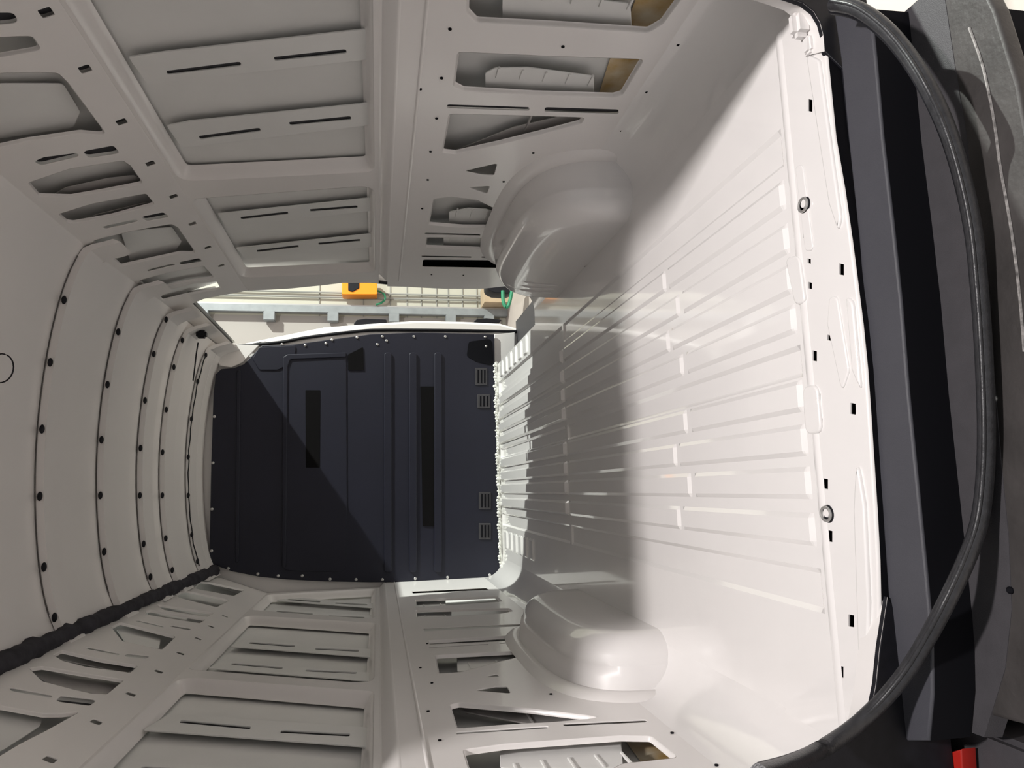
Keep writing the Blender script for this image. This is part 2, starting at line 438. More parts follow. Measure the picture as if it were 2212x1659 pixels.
for a, b in ((972, 62), (954, 168), (908, 192), (1216, 100), (1465, 96), (943, 255), (930, 327), (1397, 198), (1342, 282), (1407, 303), (924, 388), (1152, 330), (932, 593), (1001, 594), (912, 450), (1088, 392)):
    u, v = onx(a, b, XL[1])
    if pin is None:
        bm = bmesh.new(); bmesh.ops.create_cone(bm, cap_ends=True, segments=12, radius1=.0045, radius2=.0045, depth=.003, matrix=Matrix.Rotation(math.pi / 2, 4, 'Y'))
        o = pin = finish('pin_hole', bm, VOID, wall_right)
    else: o = pin.copy(); COL.objects.link(o)
    o.location = (XL[1] - .001, u, v)
for a, b in ((848, 430), (846, 468), (846, 502), (845, 535), (845, 560), (853, 397), (848, 589)):
    u, v = onx(a, b, XU[1] - .015); o = pin.copy(); COL.objects.link(o); o.location = (XU[1] - .016, u, v); o.scale = (1, 1.6, 2.2)
# jamb return and dark seal round the door opening
jr = jamb_up + jamb_lo
bm = bmesh.new()
rows = [[(XU[1] if i < len(jamb_up) else XL[1], u, v), (CX + .93, u - .006, v), (CX + .975, u - .012, v)] for i, (u, v) in enumerate(jr)]
loft(bm, rows); finish('door_jamb', bm, PAINT, wall_right, 60)
bm = bmesh.new()
box(bm, CX + .80, CX + .86, JAMB - .17, JAMB - .09, .04, .13, .02)
finish('jamb_foot', bm, PAINT, wall_right, 60)
def slot_backing(polys, side, kind, wall):  # dark plates behind cut-outs, their shade put into the colour
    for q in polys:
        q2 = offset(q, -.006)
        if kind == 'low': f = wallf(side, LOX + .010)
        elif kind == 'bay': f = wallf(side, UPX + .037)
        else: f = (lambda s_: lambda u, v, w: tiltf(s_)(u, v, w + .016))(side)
        sheet('slot_shade_plate', q2, [], .002, f, SLOT_DARK, wall, 0)
slot_backing([lowR[i] for i in (2, 3, 8, 9, 11, 12)], 1, 'low', wall_right)
# outer skin of the right side, lower and upper (closed behind everything)
def skin_rows(side, ya, yb, z_low):
    prof = [(CX + side * (LOX + .065), z_low), (CX + side * (LOX + .065), .8), (CX + side * (UPX + .055), .85), (CX + side * (UPX + .055), 1.52)]
    prof += [(CX + side * (TA - TB * (z - TZ) + .06), z + .02) for z in (1.60, 1.8, 2.0)] + [(CX + side * .60, 2.13)]
    return [[(x, y, z) for x, z in prof] for y in (ya, yb)]
bm = bmesh.new(); loft(bm, skin_rows(1, Y0 - .01, JAMB + .07, -.05)); finish('outer_skin', bm, SKIN, wall_right, 60)
# upper tilted panels
def rail_holes(pts, side):
    out = []
    for a, b in pts:
        u, v = ont(a, b, side); out.append(roundp([(u - .016, v - .013), (u + .012, v - .013), (u + .016, v + .013), (u - .012, v + .013)], .004, 2))
    return out
RR = [(100, 28), (184, 150), (263, 264), (325, 354), (375, 425), (416, 484), (449, 535), (478, 574), (503, 610)]
RL = [(486, 1331), (456, 1353), (428, 1379), (390, 1411), (343, 1450), (283, 1499), (208, 1559), (108, 1640)]
upR_px = [
    [(-60, 28), (30, 28), (40, 50), (-60, 60)], [(-60, 82), (70, 78), (90, 108), (0, 124), (-60, 130)],
    [(-60, 160), (80, 156), (125, 158), (148, 180), (232, 293), (175, 288), (60, 305), (0, 318), (-60, 330)],
    [(72, 350), (95, 340), (165, 331), (170, 336), (165, 340), (90, 358)], [(178, 327), (245, 315), (260, 332), (193, 342)],
    [(60, 395), (150, 365), (265, 347), (282, 358), (310, 397), (230, 413), (155, 426), (85, 424)],
    [(125, 463), (200, 440), (315, 418), (335, 442), (240, 468), (160, 482), (145, 480)],
    [(221, 490), (292, 474), (298, 478), (290, 481), (228, 495)], [(303, 469), (352, 459), (367, 469), (318, 478)],
    [(200, 520), (280, 500), (370, 484), (385, 492), (424, 548), (390, 547), (330, 560), (262, 575)],
    [(318, 583), (372, 570), (380, 572), (320, 587)], [(385, 567), (430, 558), (438, 566), (392, 572)],
    [(300, 606), (360, 590), (440, 574), (463, 600), (400, 610), (345, 622), (315, 620)],
    [(345, 642), (370, 625), (420, 612), (468, 608), (478, 624), (400, 638), (352, 650)]]
upR = [roundp(PT(q, 1), .014) for q in upR_px]
hd = PT([(536, 628), (480, 638), (440, 646), (416, 656)], 1)
dtop = hd[-1][1]
tr = [(Y0, TZ - .001), (Y0, 1.99), (YB + .02, 1.99), (YB + .02, dtop)] + [hd[3], hd[2], hd[1], hd[0], (jamb_up[0][0] - .02, TZ - .001)]
bm = bmesh.new(); loft(bm, [[(CX + (TA - TB * (z - TZ) + .03), y, z + .004) for z in (dtop - .005, 1.9, 2.0)] + [(CX + .60, y, 2.13)] for y in (JAMB - .01, YB + .1)])
finish('door_header_skin', bm, SKIN, wall_right, 60)

bm = bmesh.new(); loft(bm, [[(CX + (TA - TB * (z - TZ) + .035), y, z + .004) for z in (1.56, 1.7, 1.9, 2.0)] for y in (3.40, 3.76)])
finish('corner_skin', bm, SKIN, wall_right, 60)
side_panel = sheet('upper_side_panel', tr, upR + rail_holes(RR[:-1], 1), .004, tiltf(1), PAINT, wall_right, .0015)
slot_backing([upR[i] for i in (0, 3, 4, 7, 8, 10, 11)] + rail_holes(RR[:-1], 1), 1, 'tilt', wall_right)
lipset('opening_lip', [q for i, q in enumerate(upR) if i not in (0, 3, 4, 7, 8, 10, 11)], tiltf(1), .010, .003, PAINT, wall_right)
bm = bmesh.new()   # dark seal along the door header
tube(bm, smoothpath([tiltf(1)(u, v, .01) for u, v in ((YB, dtop), (4.5, dtop))] + [tiltf(1)(u, v, .01) for u, v in hd[::-1]] + [Vector((XU[1] + .01, u, v)) for u, v in jamb_up]
     + [Vector((XL[1] + .02, u, v)) for u, v in jamb_lo], 4), .009, 8)
finish('door_seal', bm, BLACK, wall_right)
def tplate(pts, side, w, wall, m=SKIN):
    P = roundp(PT(pts, side, w), .02)
    sheet('roof_rail_plate', P, [], .003, lambda u, v, q: tiltf(side)(u, v, q + w), m, wall)
tplate([(0, 180), (150, 180), (185, 240), (170, 275), (0, 300)], 1, .04, wall_right)
tplate([(90, 440), (150, 405), (240, 385), (300, 378), (330, 400), (250, 430), (120, 450)], 1, .03, wall_right, CAV)
tplate([(140, 490), (220, 462), (330, 435), (345, 450), (240, 480)], 1, .03, wall_right, CAV)
tplate([(270, 500), (380, 490), (400, 520), (380, 552), (290, 565)], 1, .04, wall_right)
tplate([(345, 650), (370, 638), (470, 618), (480, 630), (400, 650)], 1, .03, wall_right, CAV)

# ---- left wall (plain side)
bayL_px = [[(335, 1466), (850, 1490), (858, 1720), (25, 1720)], [(505, 1330), (838, 1344), (846, 1474), (388, 1447)],
           [(604, 1257), (833, 1268), (838, 1336), (533, 1318)]]
bayL = [roundp(clampz(PX(q, XU[-1])), .055, 6) for q in bayL_px]
wall_left = sheet('wall_left', [(Y0, .845), (YB + .02, .845), (YB + .02, TZ), (Y0, TZ)], bayL, .004, wallf(-1, UPX), PAINT, None, .0015)
tag(wall_left, kind='structure')
lipset('bay_rim', bayL, wallf(-1, UPX), .045, .030, PAINT, wall_left)
def zz(q): return [z2(l) if False else l for l in q]
def s2(x0, y0, x1, y1, t): return z2(slot4(x0, y0, x1, y1, t))
strip(z2([(760, 1170), (2000, 1262), (2000, 1195), (1990, 1160), (900, 1085)]), [s2(955, 1125, 1330, 1160, 8), s2(1490, 1178, 1857, 1198, 8)], wall_left, -1)
strip(z2([(540, 1420), (2000, 1500), (2000, 1400), (700, 1340)]), [s2(750, 1370, 1200, 1400, 8)], wall_left, -1)
strip(z2([(1225, 728), (2000, 786), (2000, 745), (1290, 690)]), [s2(1325, 708, 1565, 727, 5), s2(1675, 740, 1905, 751, 5)], wall_left, -1)
strip(z2([(1105, 842), (2000, 914), (2000, 870), (1180, 805)]), [s2(1228, 820, 1500, 843, 5), s2(1622, 855, 1893, 868, 5)], wall_left, -1)
strip(z2([(1470, 485), (2005, 525), (2005, 500), (1500, 465)]), [s2(1525, 478, 1700, 491, 3.5), s2(1780, 497, 1950, 507, 3.5)], wall_left, -1)
strip(z2([(1420, 548), (2005, 590), (2005, 565), (1450, 530)]), [s2(1468, 541, 1660, 556, 3.5), s2(1745, 566, 1935, 575, 3.5)], wall_left, -1)
lowL_px = [
    z7([(190, 238), (1210, 188), (1265, 215), (205, 268)]),
    z7([(235, 350), (1360, 305), (1440, 378), (240, 460)]),
    z7([(240, 492), (1530, 470), (1585, 512), (1420, 545), (250, 600)]),
    z7([(350, 750), (1780, 683), (1820, 710), (360, 786)]),
    z7([(412, 915), (1825, 828), (1790, 908), (425, 970)]),
    z7(slot4(425, 1012, 1245, 964, 6)), z7(slot4(1400, 955, 1790, 930, 6)),
    z7([(505, 1118), (1770, 1052), (1770, 1118), (1400, 1205), (870, 1350), (555, 1372)]),
    z7([(1190, 1415), (1350, 1375), (1400, 1415)]), z7([(1045, 1602), (1340, 1550), (1500, 1552), (1550, 1645)]),
    z3([(470, 792), (520, 780), (900, 812), (1300, 860), (1000, 885), (800, 895), (508, 918)]),
    z3(slot4(505, 943, 992, 910, 6)), z3(slot4(1075, 898, 1515, 877, 7)),
    z3([(540, 1030), (760, 1000), (1375, 955), (1540, 958), (1685, 1072), (1385, 1105), (1200, 1200), (600, 1230)])]
clampy = lambda P: [(min(u, YB - .03), v) for u, v in P]
lowL = [roundp(clampy(PX(q, XL[-1])), .016 if len(q) > 4 else .008) for q in lowL_px]
sheet('lower_panel', [(Y0, .125), (YB + .02, .125), (YB + .02, .80), (Y0, .80)], lowL, .004, wallf(-1, LOX), PAINT, wall_left, .0015)
for a, b in ((923, 1391), (933, 1476), (1452, 1584), (1548, 1654), (1190, 1500), (908, 1443), (925, 1537), (950, 1600)):
    u, v = onx(a, b, XL[-1]); o = pin.copy(); COL.objects.link(o); o.parent = wall_left; o.location = (XL[-1] + .001, u, v)
lipset('window_lip', [lowL[i] for i in (1, 2, 4, 7, 10, 13)], wallf(-1, LOX), .012, .006, PAINT, wall_left)
belt(-1, Y0, YB, wall_left)
bm = bmesh.new(); loft(bm, fillet(-1, Y0, YB)); finish('floor_fillet', bm, FLOORP, wall_left, 60)
plate(z3([(738, 1010), (738, 1128), (1390, 1128), (1380, 960), (1050, 975)]), wall_left, -1)
plate(z7([(810, 1080), (1800, 1030), (1800, 1150), (880, 1340), (815, 1335)]), wall_left, -1, .03, 3)
plate(z7([(700, 880), (1700, 820), (1700, 930), (705, 980)]), wall_left, -1, .03, 3)
plate(z7([(240, 345), (655, 330), (655, 440), (240, 460)]), wall_left, -1, .03, 2)
plate(z7([(240, 500), (735, 480), (735, 600), (240, 610)]), wall_left, -1, .03, 2)
plate(z3([(470, 780), (1320, 860), (1000, 890), (900, 895), (560, 830)]), wall_left, -1, .035, 1, CAV)
wax(z3([(1385, 955), (1560, 955), (1700, 1080), (1500, 1110)]), wall_left, -1)
upL_px = [
    z2([(1168, 320), (1200, 326), (1378, 376), (1325, 402), (1235, 378)]),
    z2([(1062, 384), (1110, 388), (1300, 428), (1240, 460), (1030, 420)]),
    z2([(935, 450), (990, 432), (1220, 482), (1150, 520), (950, 470)]),
    z2([(832, 506), (870, 510), (1140, 550), (1100, 571), (870, 535)]),
    z2([(770, 540), (800, 535), (1095, 583), (1060, 605), (780, 560)]),
    z2([(715, 592), (735, 590), (872, 622), (862, 628)]), z2([(900, 622), (920, 618), (1020, 633), (1000, 642)]),
    z2([(590, 625), (640, 600), (935, 675), (860, 745), (650, 700)]),
    z6([(850, 222), (880, 222), (1195, 286), (1175, 298), (880, 240)]), z6([(1232, 312), (1270, 285), (1500, 310), (1440, 335)]),
    z6([(530, 300), (620, 250), (1000, 340), (1382, 402), (1295, 475), (850, 415), (620, 355)]),
    z6([(290, 430), (430, 410), (800, 475), (1242, 545), (1060, 690), (900, 680), (720, 640), (420, 560)]),
    z6([(100, 628), (130, 625), (525, 700), (505, 722), (110, 655)]), z6([(548, 758), (612, 702), (970, 742), (890, 802)]),
    z6([(-200, 780), (0, 800), (430, 880), (620, 880), (805, 858), (440, 1060), (200, 1180), (0, 1300), (-200, 1400)])]
upL = [roundp(clampy(PT(q, -1)), .012) for q in upL_px]
sheet('upper_side_panel', [(Y0, TZ - .001), (YB + .02, TZ - .001), (YB + .02, 1.99), (Y0, 1.99)], upL + rail_holes(RL, -1), .004, tiltf(-1), PAINT, wall_left, .0015)
slot_backing([upL[i] for i in (5, 6, 8, 9, 12, 13)] + rail_holes(RL, -1), -1, 'tilt', wall_left)
slot_backing([lowL[i] for i in (5, 6, 11, 12)], -1, 'low', wall_left)
lipset('opening_lip', [q for i, q in enumerate(upL) if i not in (5, 6, 8, 9, 12, 13)], tiltf(-1), .010, .003, PAINT, wall_left)
bm = bmesh.new(); loft(bm, skin_rows(-1, Y0 - .01, YB + .1, -.05)); finish('outer_skin', bm, SKIN, wall_left, 60)
tplate(z6([(0, 810), (480, 880), (440, 1010), (200, 1170), (0, 1300)]), -1, .03, wall_left)
tplate(z6([(300, 470), (500, 410), (1250, 560), (1100, 700), (700, 650)]), -1, .035, wall_left, CAV)
tplate(z6([(560, 330), (650, 270), (1390, 420), (1300, 480)]), -1, .035, wall_left, CAV)
tplate(z2([(635, 640), (690, 620), (870, 660), (860, 745), (690, 720)]), -1, .03, wall_left)
tplate(z2([(790, 530), (860, 545), (1010, 575), (1000, 600), (800, 570)]), -1, .03, wall_left)

# ================================================================ CEILING
def drop(y): return max(0.0, y - 2.9) * .032
def rz(x): t = abs(x - CX) / .72; return 2.075 - .085 * t ** 2 - .03 * t ** 8
bm = bmesh.new()
loft(bm, [[(x, y, rz(x) - drop(y)) for x in lin(CX - .74, CX + .74, 24)] for y in lin(Y0, YB + .05, 20)])
ceiling = tag(finish('ceiling', bm, PAINT, None, 60), kind='structure')
bm = bmesh.new()
loft(bm, [[(x, y, rz(x) + .06) for x in lin(CX - .74, CX + .74, 12)] for y in (Y0 - .01, YB + .1)])
finish('roof_skin', bm, SKIN, ceiling, 60)
bows = []
clip_px = [[(118, 648), (105, 783), (95, 927), (88, 1072), (86, 1225), (88, 1335)],
           [(237, 717), (229, 831), (222, 950), (219, 1070), (217, 1192)],
           [(327, 690), (319, 765), (312, 865), (307, 968), (305, 1070), (305, 1175), (305, 1247)],
           [(369, 735), (363, 793), (358, 885), (354, 977), (352, 1070), (352, 1163), (355, 1232)],
           [(421, 767), (415, 824), (411, 905), (408, 987), (406, 1070), (406, 1155), (408, 1213)]]
def bow_path(ya, yb, drop):
    xs = lin(CX - .75, CX + .68, 26)
    pts = [(x, rz(x) - drop) for x in xs]
    zc = rz(CX + .68) - drop; o = .015 - drop * .35
    pts += [(CX + .700 + o, zc - .018), (CX + .717 + o, zc - .05), (CX + .728 + o, zc - .09), (CX + .74 + o, zc - .12)]
    return pts
for i, (xa, xb) in enumerate(((89, 130), (219, 252), (304, 331), (352, 378), (408, 426))):
    ya = yb = 3.5
    for _ in range(20):
        ya = hit(xa, 1061, (0, 0, 1), 2.045 - drop(ya)).y; yb = hit(xb, 1061, (0, 0, 1), 2.045 - drop(yb)).y
    dz = drop(ya)
    bm = bmesh.new()
    inner = bow_path(ya, yb, .030 + dz); top = bow_path(ya, yb, .003 + dz)
    rows = []
    for (x, z), (x2, zt_) in zip(inner, top):
        rows.append([(x2, ya - .0, zt_), (x, ya + .004, z), (x, yb - .02, z), (x2, yb, zt_ - .002), (x2, yb + .035, zt_ - .003), (x2, yb + .035, zt_)])
    loft(bm, rows)
    bow = finish('roof_bow', bm, PAINT, ceiling, 25)
    bm = bmesh.new()   # dark glue gap between bow and roof panel
    tube(bm, [(x, ya - .004, z - .003) for x, z in top[2:-4]], .0014, 6)
    finish('adhesive_line', bm, GLUE, bow)
    bm = bmesh.new()
    bmesh.ops.create_uvsphere(bm, u_segments=12, v_segments=8, radius=1)
    for v in bm.verts: v.co = Vector((v.co.x * .017, v.co.y * .006, v.co.z * .009))
    cm = None
    for a, b in clip_px[i]:
        p = hit(a, b, (0, 1, 0), ya)
        if cm is None: o = finish('clip', bm, BLACK, bow, 60); cm = o
        else: o = cm.copy(); COL.objects.link(o)
        o.parent = bow; o.location = (p.x, ya - .004, rz(p.x) - .020 - dz)
# front header in front of the bulkhead
bm = bmesh.new()
rows = []
for x, z in bow_path(0, 0, drop(4.85)):
    rows.append([(x, 4.78, z + .001), (x, 4.79, z - .02), (x, YB + .02, z - .03)])
loft(bm, rows); finish('front_header', bm, PAINT, ceiling, 25)
bm = bmesh.new()   # rear header over the doors
box(bm, CX - .74, CX + .74, Y0 - .03, Y0 + .10, 1.93, 2.1, .02); finish('rear_header', bm, PAINT, ceiling)

# dark strip of uneven thickness along the left roof corner
e = empty('corner_strip', (-.50, 3.3, 1.98), 'long dark strip running along the roof corner above the plain side wall', 'foam strip')
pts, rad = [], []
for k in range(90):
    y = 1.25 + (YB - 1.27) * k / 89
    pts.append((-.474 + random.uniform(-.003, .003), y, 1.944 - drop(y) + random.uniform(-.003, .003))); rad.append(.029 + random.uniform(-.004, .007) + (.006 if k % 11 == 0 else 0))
bm = bmesh.new(); tube(bm, pts, rad, 12); o = finish('strip', bm, DARK_STRIP); reparent(o, e)
bm = bmesh.new()   # crumbs of the dark strip, none drawn
for k in range(40):
    y = random.uniform(1.9, YB - .2)
    pass
for k in range(0):
    bmesh.ops.create_icosphere(bm, subdivisions=1, radius=random.uniform(.006, .014), matrix=Matrix.Translation((-.474 + random.choice((-.026, .030)) + random.uniform(-.004, .004), y, 1.935 - random.uniform(-.01, .01))))
bm.free()

# ================================================================ BULKHEAD
BF = lambda u, v, w: Vector((u, YB - .02 + w, v))
def PB(l, Y=YB - .02): return [ony(a, b, Y) for a, b in l]
bulk = empty('bulkhead', (CX, YB, 0), 'dark navy partition wall at the far end of the load space', 'partition')
bo = PB([(1068, 722), (1000, 720), (900, 718), (800, 722), (700, 735), (640, 743), (610, 746), (566, 746), (552, 760), (538, 775), (526, 787), (505, 795), (478, 797),
         (466, 808), (461, 850), (456, 1000), (452, 1216), (500, 1234), (560, 1246), (620, 1252), (700, 1256), (800, 1258), (900, 1257), (1000, 1252), (1084, 1247), (1080, 1100), (1074, 1000), (1070, 880)])
P0 = [sheet('panel', bo, [], .012, BF, NAVY, None, .004)]
def raised(name, pts, h, m=NAVY, r=.02, bev=.005):
    q = roundp(PB(pts), r)
    o = sheet(name, q, [], h + .004, lambda u, v, w: Vector((u, YB - .02 - h + w, v)), m, None, bev, 60); P0.append(o); return o
raised('pressed_field', [(612, 768), (748, 764), (750, 1236), (608, 1232)], .006, r=.06, bev=.003)
raised('pressed_border', [(612, 772), (622, 766), (748, 762), (748, 772), (628, 777), (622, 792), (618, 1225), (610, 1225)], .014, r=.01)
for xa in (838, 892, 946):
    raised('pressed_bar', [(xa - 8, 762), (xa + 8, 762), (xa + 8, 1236), (xa - 8, 1236)], .012, r=.02)
raised('pressed_bar', [(512, 800), (520, 800), (516, 1215), (508, 1215)], .008)
raised('upper_flange', [(560, 750), (640, 746), (636, 782), (600, 800), (560, 800), (545, 775)], .006)
raised('felt_strip', [(908, 835), (939, 835), (943, 1136), (913, 1136)], .006, FELT, .004, .001)
raised('felt_strip', [(660, 843), (692, 843), (691, 1010), (661, 1010)], .008, FELT, .004, .001)
raised('felt_strip', [(752, 766), (784, 750), (786, 800), (752, 800)], .006, FELT, .004, .001)
raised('recess_shade_patch', [(1012, 738), (1062, 732), (1066, 790), (1030, 782), (1008, 770)], .004, VOID, .03, .001)  # raised black patch, its colour stands for the shade of a recess
for a, b, c, d in ((1026, 795, 1052, 832), (1031, 852, 1058, 882), (1034, 1063, 1060, 1100), (1034, 1130, 1060, 1165)):
    fr = raised('vent', [(a, b), (c, b), (c, d), (a, d)], .006, LEDGE, .006, .002)
    for k in range(3):
        x0 = a + (c - a) * (.2 + .27 * k)
        q = PB([(x0, b + 4), (x0 + 3.2, b + 4), (x0 + 3.2, d - 4), (x0, d - 4)])
        o = sheet('vent_slot', q, [], .002, lambda u, v, w: Vector((u, YB - .0275 + w, v)), VOID, None); o.parent = fr
for o in P0: reparent(o, bulk)
scr = None
for a, b in [(609, 744), (659, 746), (704, 742), (717, 734), (771, 729), (826, 727), (835, 736), (815, 744), (894, 727), (962, 727), (1048, 728), (1050, 748),
             (493, 1228), (557, 1240), (601, 1244), (653, 1244), (713, 1251), (769, 1252), (826, 1252), (897, 1250), (967, 1247), (1058, 1242), (463, 900), (460, 1000), (458, 1100), (457, 1190)]:
    u, v = ony(a, b, YB - .022)
    if scr is None:
        bm = bmesh.new(); bmesh.ops.create_uvsphere(bm, u_segments=12, v_segments=6, radius=.010)
        for q in bm.verts: q.co.y *= .55
        o = scr = finish('screw', bm, SCREW, None, 60)
    else: o = scr.copy(); COL.objects.link(o)
    o.location = (0, 0, 0); reparent(o, bulk); o.location = (u, YB - .022, v)

# white body surround behind the bulkhead
hole = PB([(1120, 722), (1000, 712), (820, 712), (700, 724), (600, 738), (507, 748), (415, 655), (560, 560), (1160, 560)], YB + .03)
sur = [(CX - .92, -.3), (CX - .92, 2.1), (CX + .80, 2.1)] + [ony(415, 655, YB + .03), ony(507, 748, YB + .03), ony(600, 738, YB + .03), ony(700, 724, YB + .03), ony(820, 714, YB + .03), ony(1000, 715, YB + .03), ony(1110, 716, YB + .03)] + [(1.10, -.3)]
wf = sheet('wall_front', sur, [], .01, lambda u, v, w: Vector((u, YB + .03 + w, v)), PAINT, None, .003)
tag(wf, kind='structure')
q = PB([(1068, 722), (1112, 718), (1112, 760), (1078, 790), (1066, 790)], YB + .0)
sheet('pillar_foot', q, [], .02, lambda u, v, w: Vector((u, YB + w, v)), PAINT, wf, .004)
q = PB([(430, 705), (440, 735), (475, 790), (500, 794), (525, 782), (560, 745), (505, 744), (470, 705)], YB - .01)
sheet('corner_gusset', q, [], .012, lambda u, v, w: Vector((u, YB - .01 + w, v)), PAINT, wf, .004)
# seal line and bright pillar at the front edge of the door opening
bm = bmesh.new()
line = [(507, 748), (600, 740), (650, 731), (700, 724), (780, 715), (820, 713), (900, 713), (1000, 714), (1110, 716), (1150, 716)]
tube(bm, smoothpath([(ony(a, b, YB + .02)[0], YB + .02, ony(a, b, YB + .02)[1]) for a, b in line], 4), .011, 10)
finish('pillar_seal', bm, BLACK, wf)

# neighbouring front door skin seen through the opening
YD = 5.05
fd = empty('front_door', (1.25, YD, 0), 'white curved outer edge of the front door seen through the side opening', 'door')
q = roundp([ony(a, b, YD) for a, b in [(500, 747), (585, 729), (700, 706), (820, 697), (900, 692), (1000, 694), (1080, 698), (1130, 712), (1120, 730), (900, 728), (700, 745), (600, 752)]], .01)
o = sheet('door_skin', q, [], .25, lambda u, v, w: Vector((u, YD + w, v)), PAINT, None, .02, 60); reparent(o, fd)
for pts in ([(762, 702), (770, 691), (790, 688), (812, 689), (835, 690), (835, 700)], [(1020, 698), (1030, 689), (1050, 687), (1070, 689), (1085, 691), (1078, 697)]):
    o = sheet('door_handle', roundp([ony(a, b, YD + .02) for a, b in pts], .01), [], .06, lambda u, v, w: Vector((u, YD + .02 + w, v)), BLACK, None, .004, 60); reparent(o, fd)

# ================================================================ WHEEL ARCHES
def arch(side, ya, yb, hgt, prot, label):
    e = empty('wheel_arch', (CX + side * LOX, (ya + yb) / 2, 0), label, 'wheel arch', 'wheel arches')
    yc = (ya + yb) / 2; a = (yb - ya) / 2
    def ring(t, s):   # s: 0..1 around the arch, t scale
        pts = []
        for k in range(41):
            th = math.pi * k / 40
            c = math.cos(th); sn = math.sin(th)
            y = yc - a * t * math.copysign(abs(c) ** .62, c); z = hgt * (t if t < 1 else 1) * abs(sn) ** .62
            pts.append((y, z))
        return pts
    rows = []
    n = 10
    R = .085
    prof = [(0.0, -.008), (.02, -.006), (.05, 0.0)] + [(p, .012 * p / prot) for p in lin(.08, prot - R, 3)]
    prof += [(prot - R + R * math.sin(q), R * (1 - math.cos(q)) + .012) for q in lin(.15, math.pi / 2, 8)]
    for p, shrink in prof:
        pts = []
        for k in range(41):
            th = math.pi * k / 40; c = math.cos(th); sn = math.sin(th)
            y = yc - (a - shrink) * math.copysign(abs(c) ** .60, c); z = max((hgt - shrink) * abs(sn) ** .60, 0)
            dent = 0
            pts.append((CX + side * (LOX - p + dent * (p / prot)), y, z))
        rows.append(pts)
    last = rows[-1]
    for t in (.8, .55, .3, .02):
        rows.append([(last[k][0], yc + (last[k][1] - yc) * t, last[k][2] * t) for k in range(41)])
    bm = bmesh.new(); loft(bm, rows); o = finish('shell', bm, FLOORP, None, 60); reparent(o, e)
    bm = bmesh.new()       # stepped flange on the wall around the arch
    fl = []
    for k in range(41):
        th = math.pi * k / 40; c = math.cos(th); sn = math.sin(th)
        row = []
        for grow, out in ((.0, .012), (.018, .020), (.045, .014), (.060, .0)):
            row.append((CX + side * (LOX - out), yc - (a + grow) * math.copysign(abs(c) ** .60, c), (hgt + grow) * abs(sn) ** .60))
        fl.append(row)
    loft(bm, fl); o = finish('flange', bm, PAINT, None, 60); reparent(o, e)
    bm = bmesh.new()       # pressed creases on the inner face
    for k, (yy, zz) in enumerate(() if side < 0 else ((yb - .30, .05), (yb - .24, .05), (yb - .18, .05))):
        tube(bm, smoothpath([(CX + side * (LOX - prot - .001), yy, zz), (CX + side * (LOX - prot - .001), yy - .02, zz + .12), (CX + side * (LOX - prot + .012), yy - .07, zz + .22)], 4), .006, 8)
    if side > 0: o = finish('crease', bm, FLOORP, None, 60); reparent(o, e)
arch(1, 2.10, 3.25, .345, .19, 'glossy white wheel arch on the sliding door side, in shadow')
arch(-1, 2.02, 3.10, .30, .165, 'glossy white wheel arch on the plain side, catching the rear light')

# ================================================================ REAR FRAME, BUMPER, SEAL
def hole_frame():
    YF = Y0 - .012
    pts = [ony(a, b, YF) for a, b in ((1918, 1290), (1901, 1400), (1893, 1480), (1880, 1545), (1850, 1590), (1810, 1618), (1760, 1641), (1700, 1660))]
    pts += [(-.475, .30), (-.48, .8), (-.48, 1.5)]
    def arc(cx, cz, r, a0, a1, n=8):
        for k in range(n + 1):
            a = math.radians(a0 + (a1 - a0) * k / n); pts.append((cx + r * math.cos(a), cz + r * math.sin(a)))
    arc(-.48 + .15, 1.93 - .15, .15, 180, 90); arc(.83 - .15, 1.93 - .15, .15, 90, 0)
    pts.extend([(.83, 1.5), (.86, 1.15), (.89, .85), (.925, .5), (.945, .2)])
    pts.extend([ony(a, b, YF) for a, b in ((1700, -6), (1735, 6), (1758, 24), (1772, 48), (1779, 75), (1782, 110))])
    pts.append((.78, -.03)); pts.append((-.25, -.03))
    return pts
fr = sheet('rear_door_frame', [(CX - .95, -.10), (CX + .95, -.10), (CX + .95, 2.12), (CX - .95, 2.12)], [hole_frame()], .012,
           lambda u, v, w: Vector((u, Y0 - .012 + w, v)), BLACK, None, .002)
fr.name = 'door_1'; tag(fr, kind='structure')
bm = bmesh.new(); hf = hole_frame()[::-1]
hf = [p for p in hf if p[1] > -.02]
loft(bm, [[(u, Y0 - .011, v), (u + (.03 if u > CX else -.03), Y0 + .05, v)] for u, v in hf])
finish('white_return', bm, PAINT, fr, 60)
# bright corner bracket at the sliding door side of the sill
bk = empty('corner_bracket', (.88, 1.14, .0), 'small glossy white corner bracket at the end of the rear sill', 'bracket')
bm = bmesh.new(); box(bm, .87, .925, 1.12, 1.15, .0, .04, .010); o = finish('body', bm, FLOORP); reparent(o, bk)
bm = bmesh.new(); box(bm, .835, .872, 1.12, 1.142, .0, .015, .005); o = finish('foot', bm, FLOORP); reparent(o, bk)

